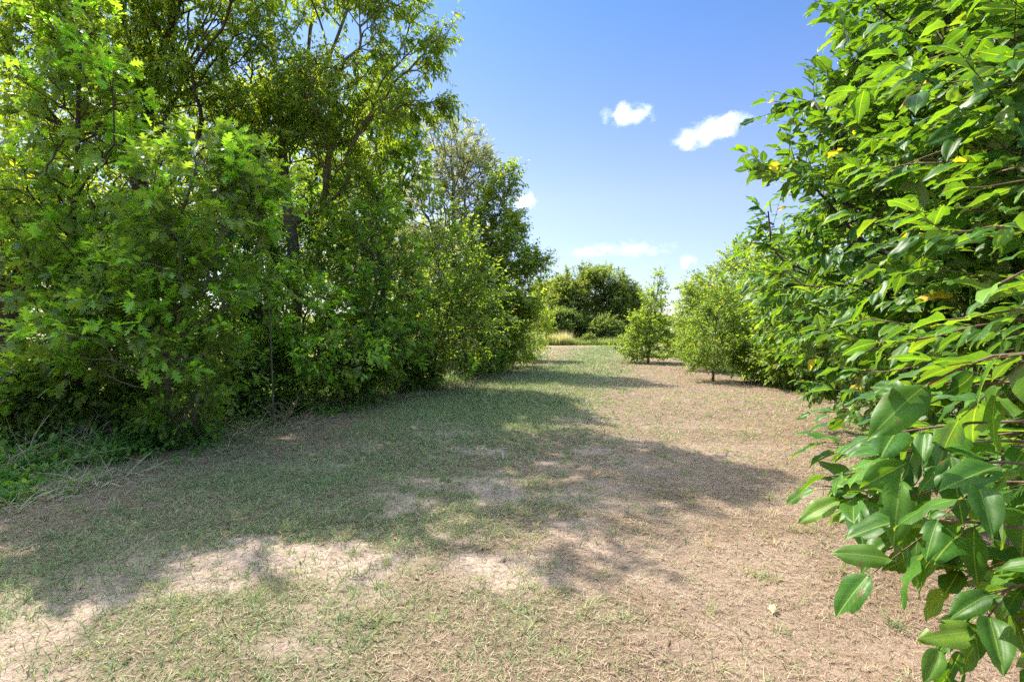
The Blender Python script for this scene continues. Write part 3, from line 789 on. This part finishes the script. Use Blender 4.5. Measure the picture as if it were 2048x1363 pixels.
b = ground_at((5.9, 7.2, 0))
tree("persimmon_tree", "second persimmon tree with broad low crown, standing just beyond the close-up one", "tree", RIGHT,
     [[b, b + (0, 0, 1.0), b + (-.1, 0, 2.0), b + (.1, 0, 3.0)], [b + (0, 0, .9), b + (-1, -.4, 1.3), b + (-1.9, -.6, 1.5)], [b + (0, 0, 1.3), b + (-.9, .6, 1.9), b + (-1.6, .9, 2.2)]],
     [(np.array((5.8, 7.2, 1.9)), np.array((2.2, 2.1, 1.25))), (np.array((6.2, 6.6, 2.7)), np.array((1.7, 1.7, 1.2))), (np.array((4.9, 6.5, 1.3)), np.array((1.2, 1.2, .75)))], 950, .09,
     kmax=3, smooth=True, grow_kw=dict(clump=.55, thr=.3, shell=.36), **{**PERKW, "T": T_PER_LO, "uv": True, "size": .115, "twigs": 3})
SM = dict(T=T_DIA, leaf="bright", size=.10, K=10, L=.36, twigs=3, ratio=.6, spread=1.0, flat=.5, droop=.25, tint=(.42, .25))
b = ground_at(G(1492, 738))
tree("row_tree", "tall bushy light green tree with ragged pointed top in the right row", "tree", RIGHT,
     [[b, W(1492, 660, 18.5), W(1482, 560, 18.5), W(1470, 490, 18.5)], [W(1490, 640, 18.5), W(1420, 580, 18), W(1390, 545, 18)]],
     [E(1470, 590, 18.5, 75, 75, 1.4), E(1475, 520, 18.5, 30, 40, .6), E(1410, 620, 18, 60, 60, 1.1), E(1385, 580, 18, 28, 20, .4), E(1530, 640, 18.5, 90, 80, 1.5), E(1440, 690, 18, 90, 40, 1.2)], 1700, .08, leaf="bright", bark="bark_grey", kmax=3, **{k: v for k, v in SM.items() if k != "leaf"})
b = ground_at(G(1580, 752))
tree("row_tree", "dense mid-green tree between the ragged-topped one and the persimmons", "tree", RIGHT,
     [[b, W(1580, 660, 14), W(1575, 560, 14)]],
     [E(1570, 590, 14, 80, 110, 1.3), E(1610, 690, 13.6, 110, 60, 1.2), E(1520, 695, 14, 70, 50, .9)], 1300, .07, bark="bark_grey", kmax=3, **SM)
b = ground_at(G(1426, 762))
tree("young_tree", "little yellow-green sapling with thin bare trunk standing alone in the dry grass", "tree", RIGHT,
     [[b, W(1427, 735, 14.4), W(1432, 680, 14.4), W(1438, 575, 14.4)]],
     [E(1428, 690, 14.4, 66, 42, .9), E(1433, 640, 14.4, 50, 45, .65), E(1437, 595, 14.4, 20, 32, .3), E(1400, 715, 14.3, 32, 20, .5), E(1465, 712, 14.3, 32, 20, .5)], 380, .032, bark="bark_grey", kmax=3, **{**SM, "leaf": "elm", "tint": (.5, .2), "size": .075})
b = ground_at(G(1296, 726))
tree("young_tree", "slim young tree with one tall wispy leader standing in the middle of the far lawn", "tree", RIGHT,
     [[b, W(1297, 700, 21.8), W(1300, 640, 21.8), W(1312, 590, 21.8), W(1316, 556, 21.8)]],
     [E(1292, 692, 21.8, 56, 26, 1.1), E(1294, 655, 21.8, 40, 32, .9), E(1308, 615, 21.8, 22, 36, .5), E(1316, 575, 21.8, 12, 32, .3), E(1335, 690, 21.8, 22, 16, .4)], 460, .05, bark="bark_grey", kmax=3, **{**SM, "size": .115, "leaf": "bright", "L": .4})
def shrub(px, py, d, rx, ry, rd, label, leaf="bright", n=220, grp=RIGHT, **kw):
    b = ground_at(W(px, 0, d))
    tree("shrub", label, "bush", grp, [[b, W(px, py, d)]], [E(px, py, d, rx, ry, rd)], n, .03, leaf=leaf, kmax=5,
         **{**dict(T=T_DIA, size=.1, K=9, L=.35, twigs=3, ratio=.6, tint=(.35, .25), flat=.3, droop=.2), **kw})
shrub(1600, 722, 12.6, 80, 32, .9, "low leafy thicket at the foot of the dense mid-green tree", n=320)
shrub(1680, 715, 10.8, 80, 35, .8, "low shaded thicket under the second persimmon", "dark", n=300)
shrub(1360, 690, 30, 22, 16, .8, "small round bush in the field right of the slim young tree", "far", n=120, size=.2)

# ------------------------------------------------------------------ far trees
FARG = "trees beyond the end of the lane"
FK = dict(T=T_RHO, size=.24, K=8, L=.7, twigs=4, ratio=.62, spread=1.0, flat=.2, droop=.2, tint=(.45, .28), twig_stems=False, kmax=5)
def fartree(px, d, trunk_top, ells, label, leaf, n=420, r0=.16, **kw):
    b = ground_at(W(px, 0, d)); b[2] = -.05
    tops = [[b, W(px, 640, d), W(px + 3, trunk_top, d)]]
    for s_ in (-1, 1):
        tops.append([W(px, 655, d), W(px + s_ * 14, 625, d), W(px + s_ * 26, 595, d)])
    tree("field_tree", label, "tree", FARG, tops, ells, n, r0, leaf=leaf, grow_kw=dict(step=.8, thr=.36, clump=1.3), **{**FK, **kw})
fartree(1160, 52, 560, [E(1158, 585, 52, 52, 50, 2.6), E(1190, 562, 52, 40, 34, 2.0), E(1130, 605, 51, 40, 45, 2.0), E(1165, 640, 51, 50, 30, 2)], "broad olive-brown tree, tallest of the clump closing the lane", "olive", 1000)
fartree(1222, 51, 570, [E(1222, 590, 51, 46, 45, 2.4), E(1250, 612, 51, 36, 45, 1.8), E(1200, 570, 51, 30, 30, 1.5), E(1235, 645, 50.5, 45, 26, 1.8)], "dark green rounded tree right of the olive one", "far", 850, tint=(.3, .25))
fartree(1098, 58, 590, [E(1098, 600, 58, 30, 42, 2.0), E(1072, 610, 58, 25, 40, 1.6), E(1100, 645, 57, 34, 26, 1.6)], "paler tree half hidden behind the end of the left hedge", "far", 520, tint=(.7, .25))
fartree(1276, 60, 600, [E(1276, 620, 60, 28, 42, 2), E(1285, 650, 60, 26, 22, 1.6)], "small dark tree behind the slim young tree", "far", 380, tint=(.25, .2))
fartree(1125, 47.5, 640, [E(1122, 650, 47.5, 34, 26, 1.4)], "thicket tree at the left foot of the olive tree", "far", 420, size=.22, tint=(.25, .2))
fartree(1170, 49.5, 645, [E(1165, 655, 49.5, 40, 22, 1.4), E(1205, 660, 49, 30, 18, 1.2)], "low dense growth under the olive tree at the end of the lane", "far", 420, size=.22, tint=(.3, .25))
shrub(1214, 658, 47, 30, 22, 1.3, "rounded grey-green bush before the dark far tree", "far", n=260, grp=FARG, size=.2, L=.5, tint=(.5, .2))
shrub(1178, 681, 44.5, 12, 10, .6, "little dark bush in the tall grass at the end of the lane", "far", n=90, grp=FARG, size=.16, tint=(.3, .2))
# trees of the pasture behind the left hedge
PG = "trees in the pasture behind the left hedge"
for (px, d, top, w_, lab) in ((-120, 15, 110, 230, "sunlit pasture tree at the far left seen through the hedge"), (110, 17, 130, 190, "broad sunlit pasture tree behind the tall slender oak"),
                              (330, 19, 110, 180, "sunlit pasture tree glimpsed behind the pale-stemmed oak"), (540, 20, 130, 170, "sunlit pasture tree glimpsed behind the forked tree"),
                              (730, 23, 270, 140, "sunlit pasture tree glimpsed behind the upright young oak"), (870, 30, 440, 110, "sunlit pasture tree glimpsed behind the elm sapling")):
    cy_ = (top + 640) / 2
    tree("pasture_tree", lab, "tree", PG, [[ground_at(W(px, 0, d)), W(px + 5, 600, d), W(px, cy_, d)], [W(px, 640, d), W(px - w_ * .4, 560, d)], [W(px, 640, d), W(px + w_ * .4, 560, d)]],
         [E(px, cy_, d, w_ * .75, (640 - top) * .5, 2.4), E(px - w_ * .45, cy_ + 60, d, w_ * .5, 70, 2), E(px + w_ * .45, cy_ + 50, d, w_ * .5, 70, 2)], 850, .25,
         leaf="bright", kmax=4, twig_stems=False, T=T_RHO, size=.17, K=9, L=.6, twigs=3, ratio=.55, tint=(.75, .22), flat=.3, droop=.3, grow_kw=dict(step=.6, clump=1.1, thr=.38))
# old dark trunk by the fence
b = ground_at(W(8, 0, 9.6))
tree("stout_tree", "stout dark trunk standing just behind the wire fence at the left edge", "tree", HEDGE,
     [[b, W(12, 690, 9.6), W(14, 620, 9.6), W(5, 520, 9.6), W(-30, 380, 9.5)], [W(14, 610, 9.6), W(60, 540, 9.5), W(110, 480, 9.4)]],
     [E(-40, 470, 9.4, 120, 120, 1.3), E(90, 500, 9.3, 60, 60, .7)], 360, .24, kmax=3, **{**NAR, "tint": (.7, .2)})

# ------------------------------------------------------------------ wire fence along the left
def fence():
    root = thing("wire_fence", "thin wire fence with rusty steel posts inside the left hedge", "fence", (hedge_x(7) - 1.6, 7, 0))
    m, n, l = new_mat("rusty_steel")
    pr = n.new("ShaderNodeBsdfPrincipled"); pr.inputs["Base Color"].default_value = (.09, .06, .045, 1); pr.inputs["Metallic"].default_value = .5; pr.inputs["Roughness"].default_value = .65
    no = n.new("ShaderNodeTexNoise"); no.inputs["Scale"].default_value = 30
    r = ramp(n, [(.4, (.05, .04, .035)), (.65, (.16, .08, .04))]); l.new(no.outputs[0], r.inputs[0]); l.new(r.outputs[0], pr.inputs["Base Color"])
    o = n.new("ShaderNodeOutputMaterial"); l.new(pr.outputs[0], o.inputs[0])
    ys = np.arange(5.2, 34, 2.6)
    for y in ys:
        x = hedge_x(y) - 1.6
        a = Acc()
        z0 = float(H(np.array([x]), np.array([y]))[0]) - .1
        w, t = .022, .004
        # T-section steel post
        for (x0, x1, y0, y1) in ((-w, w, -t, t), (-t, t, t + .0005, 2 * w)):
            v = [(x + q, y + s_, z0 + z) for z in (0, 1.72) for q, s_ in ((x0, y0), (x1, y0), (x1, y1), (x0, y1))]
            a.add(v, [0, 1, 5, 4, 1, 2, 6, 5, 2, 3, 7, 6, 3, 0, 4, 7, 4, 5, 6, 7], [4] * 5)
        a.build("post", m, root)
    for z in (.35, .65, .95, 1.22, 1.44, 1.64):
        a = Acc()
        yy = np.arange(5.2, 34, .65)
        pts = np.stack([hedge_x(yy) - 1.6 + .03, yy, z + H(hedge_x(yy) - 1.6, yy) - .015 * np.sin((yy - 5.2) / 2.6 * np.pi) ** 2], -1)
        tube_chain(a, pts, np.full(len(pts), .0022), 5)
        a.build("wire", m, root)
fence()

# ------------------------------------------------------------------ hedge foot: weeds, straw, litter
acc, st = Acc(), Acc()
def along(n, u0, u1, y0, y1, bias=1.3):
    y = y0 + (y1 - y0) * rng.random(n) ** bias
    return hedge_x(y) + rng.uniform(u0, u1, n), y
x, y = along(5200, -2.6, .75, 4.2, 30)
k = fbm2(x, y, .9, 2, 77) > .44
x, y = x[k], y[k]
D = nz(np.stack([rng.normal(0, .6, len(x)) + .2, rng.normal(0, .6, len(x)) - .2, rng.uniform(.3, 1.2, len(x))], -1))
P = np.stack([x, y, H(x, y)], -1)
spray(acc, st, P, D, rng.uniform(.1, .38, len(x)), 9, .075, T_OVAL, spread=1.1, flat=.4, droop=.2, tint=(.42, .25), stem_r=.002)
x, y = along(2600, .15, 1.25, 4.2, 26)
k = fbm2(x, y, .7, 2, 79) > .5
x, y = x[k], y[k]
D = nz(np.stack([rng.normal(0, .8, len(x)), rng.normal(0, .8, len(x)), rng.uniform(.2, .8, len(x))], -1))
spray(acc, st, np.stack([x, y, H(x, y)], -1), D, rng.uniform(.06, .3, len(x)), 8, .06, T_OVAL, spread=1.1, flat=.4, droop=.1, tint=(.6, .2), stem_r=.0015)
# under the right row
yy = rng.uniform(8, 24, 900); xx = 5.6 + .09 * (yy - 8) + rng.uniform(.5, 4, 900)
D = nz(np.stack([rng.normal(0, .7, 900), rng.normal(0, .7, 900), rng.uniform(.3, 1, 900)], -1))
spray(acc, st, np.stack([xx, yy, H(xx, yy)], -1), D, rng.uniform(.1, .4, 900), 8, .085, T_OVAL, spread=1.1, flat=.4, droop=.2, tint=(.6, .22), stem_r=.002)
tag(acc.build("undergrowth", M["weed"]), "leafy weeds and creepers along the foot of the hedges", "undergrowth", kind="stuff")
# long straw stalks
acc = Acc()
x, y = along(13000, -.9, 1.45, 4.0, 30, 1.5)
k = fbm2(x, y, .8, 2, 91) > .47
x, y = x[k], y[k]
el = np.abs(rng.normal(.45, .4, len(x))).clip(.03, 1.4); az = rng.normal(-.6, 1.3, len(x))
A = np.stack([np.cos(az) * np.cos(el), np.sin(az) * np.cos(el), np.sin(el)], -1)
S, N = frames(A, jit=.4)
L = rng.uniform(.2, .75, len(x)) * np.where(x - hedge_x(y) > .9, .5, 1)
acc.inst(T_BLADE, np.stack([x, y, H(x, y)], -1), S, A, N, .006 + .0005 * y, L, L, rng.normal(.55, .25, len(x)).clip(0, 1))
tag(acc.build("straw_stalks", M["stalk"]), "tangled dry straw stalks fallen along the hedge edge", "dry grass", kind="stuff")
# green grass fringe at the hedge edge
acc = Acc()
x, y = along(9000, -.9, 1.35, 4.6, 30, 1.4)
k = fbm2(x, y, .8, 2, 95) > .5
x, y = x[k], y[k]
el = rng.uniform(.3, 1.3, len(x)); az = rng.uniform(0, 6.28, len(x))
A = np.stack([np.cos(az) * np.cos(el), np.sin(az) * np.cos(el), np.sin(el)], -1)
S, N = frames(A, jit=.4); L = rng.uniform(.08, .3, len(x))
acc.inst(T_BLADE, np.stack([x, y, H(x, y)], -1), S, A, N, .005 + .0004 * y, L, L, rng.normal(.35, .2, len(x)).clip(0, 1))
tag(acc.build("verge_grass", M["grass"]), "longer green grass along the foot of the left hedge", "grass", kind="stuff")
# pasture grass behind the hedge and the tall grass beyond the lane
acc = Acc()
def tall(n, xf, yf, h0, h1, w, tint):
    x, y = xf(n), yf(n)
    el = rng.uniform(.75, 1.5, n); az = rng.uniform(0, 6.28, n)
    A = np.stack([np.cos(az) * np.cos(el), np.sin(az) * np.cos(el), np.sin(el)], -1)
    S, N = frames(A, jit=.4); L = rng.uniform(h0, h1, n) * (.55 + .9 * fbm2(x, y, 2.5, 2, 111))
    acc.inst(T_BLADE, np.stack([x, y, H(x, y)], -1), S, A, N, w, L, L, rng.normal(tint, .22, n).clip(0, 1))
tall(30000, lambda n: -3 + 20 * rng.random(n), lambda n: 43.5 + 9 * rng.random(n) ** 1.4, .35, .85, .035, .3)
tall(9000, lambda n: 1.2 + 3.6 * rng.random(n), lambda n: 43.3 + 4 * rng.random(n), .6, 1.3, .03, .95)
tall(9000, lambda n: 6.6 + 6 * rng.random(n), lambda n: 25.5 + 4 * rng.random(n) ** 1.5, .2, .5, .02, .25)
tall(26000, lambda n: 9 + 50 * rng.random(n), lambda n: 30 + 60 * rng.random(n), .25, .6, .06, .55)
tag(acc.build("tall_grass", M["meadow"]), "unmown tall grass and weeds beyond the end of the lane", "grass", kind="stuff")
acc = Acc()
yy_ = 6 + 36 * rng.random(60000) ** 1.5
xx_ = hedge_x(yy_) - 2.2 - rng.random(60000) ** 1.3 * (8 + yy_ * .9)
k = iter((xx_, yy_))
tall(60000, lambda n: xx_, lambda n: yy_, .15, .5, .018, .5)
tag(acc.build("pasture_grass", M["meadow"]), "sunlit pasture grass behind the left hedge", "grass", kind="stuff")

# goldenrod stalks at the hedge edge
for i, (px, py, d, h) in enumerate(((985, 758, 14.4, 1.0), (968, 760, 14.2, 1.1), (996, 755, 14.8, .8), (945, 764, 13.9, .9), (925, 768, 13.4, .7))):
    b = ground_at(W(px, 0, d))
    lab = ["tallest feathery green goldenrod stalk leaning to the lane", "upright goldenrod stalk just left of the leaning one", "short goldenrod stalk nearest the mown lane", "goldenrod stalk in the shade of the elm sapling", "lowest goldenrod stalk against the hedge foot"][i]
    t = thing("goldenrod", lab, "plant", tuple(b), "goldenrod stalks at the hedge edge")
    wood, crown = Acc(), Acc()
    lean = np.array((.22 + .1 * i * (-1) ** i, -.1, 1.0)) * h
    tube_chain(wood, np.array([b, b + lean * .5, b + lean + np.array((.06, 0, 0))]), np.array([.008, .006, .003]), 5)
    spray(crown, None, b[None], nz(lean[None]), np.array([np.linalg.norm(lean)]), 110, .13, T_DIA, spread=.95, flat=0, droop=.1, ratio=.13, tint=(.55, .2), t0=.1)
    wood.build("stem", M["weed"], t); crown.build("leaves", M["weed"], t)
# bare dead shrub at the hedge foot
b = ground_at(G(572, 852))
t = thing("dead_shrub", "bare dead shrub with bleached curling twigs and straw at the hedge foot", "dead shrub", tuple(b))
wood = Acc()
for i in range(26):
    a = rng.uniform(0, 6.28); h = rng.uniform(.3, .85)
    d = np.array((math.cos(a) * .7, math.sin(a) * .4, 1.0))
    pts = [b + np.array((rng.normal(0, .03), rng.normal(0, .03), 0))]
    for k in range(6):
        d = nz(d + rng.normal(0, .3, 3) + np.array((0, 0, -.12 * k * rng.random())))
        pts.append(pts[-1] + d * h / 6)
    tube_chain(wood, np.array(pts), np.linspace(.006, .002, 7), 4)
wood.build("twigs", M["stalk"], t)
# pinnate sapling whose long fronds hang in the hedge
b = ground_at(W(548, 0, 7.6))
t = thing("pinnate_sapling", "slim sapling with long hanging fern-like yellow-green fronds", "plant", tuple(b), HEDGE)
wood, crown = Acc(), Acc()
stem = resample([b, W(540, 640, 7.5), W(520, 480, 7.4), W(500, 385, 7.3)], .15)
tube_chain(wood, stem, np.linspace(.014, .004, len(stem)), 5)
for (px, py, q0, q1) in ((528, 500, 500, 385), (560, 560, 520, 470), (470, 440, 500, 388), (600, 600, 530, 540)):
    p0, p1 = W(q0, q1, 7.35), W(px, py, 7.1)
    L_ = np.linalg.norm(p1 - p0)
    spray(crown, wood, p0[None], nz((p1 - p0)[None]), np.array([L_]), 24, .11, T_OVAL, spread=1.25, flat=1, droop=.15, ratio=.62, tint=(.75, .08), face_up=.2, stem_r=.003)
wood.build("stem", M["bark_grey"], t); crown.build("fronds", M["elm"], t)
# a few fallen leaves
for i, (px, py, c, lab) in enumerate(((1702, 1160, .55, "curled tan fallen leaf on the dry grass near the persimmon"), (455, 1052, .3, "brown fallen leaf lying in the green grass at left"), (1546, 1220, .99, "pale fallen leaf on the straw in the right foreground"))):
    p = G(px, py); z = float(H(np.array([p[0]]), np.array([p[1]]))[0]) + .03
    a = Acc()
    A = nz(np.array([[math.cos(i * 2.1), math.sin(i * 2.1), .25]])); S, N = frames(A)
    a.inst(T_PER[1], np.array([[p[0], p[1], z]]), S, A, N, .06, .06, .09, np.array([c]), uv=True)
    tag(a.build("fallen_leaf", M["dead_leaf"], smooth=True), lab, "leaf", "fallen leaves on the lawn")
acc = Acc()
x, y = sector(9, 1.5, 12)
u = x - hedge_x(y)
k = (rng.random(len(x)) < np.where(u < 1.4, 1., np.where(u > 6.6, .8, .22))) & (u > -.5)
x, y = x[k], y[k]
az = rng.uniform(0, 6.28, len(x))
A = nz(np.stack([np.cos(az), np.sin(az), rng.normal(0, .3, len(x))], -1)); S, N = frames(A, jit=.35)
L = rng.uniform(.02, .06, len(x))
acc.inst(T_OVAL, np.stack([x, y, H(x, y) + .012], -1), S, A, N, L * .8, L, L * rng.uniform(-3, 1.5, len(x)), rng.normal(.45, .25, len(x)).clip(0, 1))
tag(acc.build("leaf_litter", M["dead_leaf"]), "small brown curled dead leaves strewn over the ground", "leaf litter", kind="stuff")
# small white scrap standing in the grass
p = G(1007, 915)
a = Acc()
zz = float(H(np.array([p[0]]), np.array([p[1]]))[0])
tube_chain(a, np.array([(p[0], p[1], zz - .02), (p[0] - .004, p[1], zz + .04), (p[0] - .01, p[1] + .002, zz + .085)]), np.array([.009, .009, .008]), 6)
m, n, l = new_mat("white_plastic")
pr = n.new("ShaderNodeBsdfPrincipled"); pr.inputs["Base Color"].default_value = (.75, .75, .72, 1); pr.inputs["Roughness"].default_value = .5
o = n.new("ShaderNodeOutputMaterial"); l.new(pr.outputs[0], o.inputs[0])
tag(a.build("marker_peg", m), "small white peg sticking out of the grass in mid lane", "peg")

# ------------------------------------------------------------------ distant woods
acc = Acc()
nn = 26000
ang = rng.uniform(-.95, .95, nn); R = 230 + 60 * rng.random(nn)
x, y = np.sin(ang) * R * 1.2, np.cos(ang) * R
hh = 4 + 6 * fbm2(x, y, 26, 3, 131)
P = np.stack([x, y, hh * rng.random(nn) ** .6], -1)
A = nz(rng.normal(size=(nn, 3))); S, N = frames(A, jit=.8)
acc.inst(T_RHO, P, S, A, N, 1.3, 1.9, 1.5, rng.normal(.4, .25, nn).clip(0, 1))
tag(acc.build("distant_woods", M["far"]), "low line of distant woods on the horizon", "woods", kind="stuff")

# ------------------------------------------------------------------ clouds
def cloud(px, py, rx, ry, label, dens=.05, tilt=0., seed=0., D=1600.):
    c = W(px, py, D)
    bpy.ops.mesh.primitive_ico_sphere_add(subdivisions=3, radius=1)
    o = bpy.context.object
    o.name = "cloud"
    o.location = c
    o.scale = (rx / FPX * D * 1.25, ry / FPX * D * 2.0, ry / FPX * D * 1.25)
    o.rotation_euler = (0, tilt, 0)
    m, n, l = new_mat("cloud_vapour")
    tc = n.new("ShaderNodeTexCoord")
    ln = n.new("ShaderNodeVectorMath"); ln.operation = 'LENGTH'; l.new(tc.outputs["Object"], ln.inputs[0])
    mp = n.new("ShaderNodeMapping"); mp.inputs["Location"].default_value = (seed * 3.1, seed * 1.7, seed); mp.inputs["Scale"].default_value = (rx / ry * .75, 1.0, .9)
    l.new(tc.outputs["Object"], mp.inputs[0])
    no = n.new("ShaderNodeTexNoise"); no.inputs["Scale"].default_value = 1.3; no.inputs["Detail"].default_value = 4; no.inputs["Roughness"].default_value = .5
    l.new(mp.outputs[0], no.inputs["Vector"])
    a = n.new("ShaderNodeMath"); a.operation = 'MULTIPLY_ADD'; a.inputs[1].default_value = 2.6; a.inputs[2].default_value = -.5
    l.new(no.outputs["Fac"], a.inputs[0])
    b = n.new("ShaderNodeMath"); b.operation = 'SUBTRACT'; l.new(a.outputs[0], b.inputs[0]); l.new(ln.outputs["Value"], b.inputs[1])
    c_ = n.new("ShaderNodeMath"); c_.operation = 'MULTIPLY'; c_.use_clamp = True; c_.inputs[1].default_value = .6; l.new(b.outputs[0], c_.inputs[0])
    d = n.new("ShaderNodeMath"); d.operation = 'MULTIPLY'; d.inputs[1].default_value = dens; l.new(c_.outputs[0], d.inputs[0])
    v = n.new("ShaderNodeVolumePrincipled"); v.inputs["Color"].default_value = (1, 1, 1, 1); v.inputs["Anisotropy"].default_value = .2
    l.new(d.outputs[0], v.inputs["Density"])
    ou = n.new("ShaderNodeOutputMaterial"); l.new(v.outputs[0], ou.inputs["Volume"])
    o.data.materials.append(m)
    tag(o, label, "cloud", "small white clouds in the blue sky")
cloud(1258, 230, 50, 21, "small puffy white cloud, upper left of the two brightest", .035, 0, 1)
cloud(1424, 262, 72, 25, "larger slanting white cloud beside the right tree", .035, -.28, 2)
cloud(1178, 503, 40, 14, "flat cloud bank on the left just above the far trees", .018, -.2, 3)
cloud(1265, 498, 85, 16, "long flat broken cloud over the far trees", .012, -.05, 4)
cloud(1373, 523, 17, 14, "tiny round cloud near the right tree row", .03, 0, 5)
cloud(1048, 402, 24, 18, "small cloud half hidden behind the narrow left tree", .03, 0, 6)
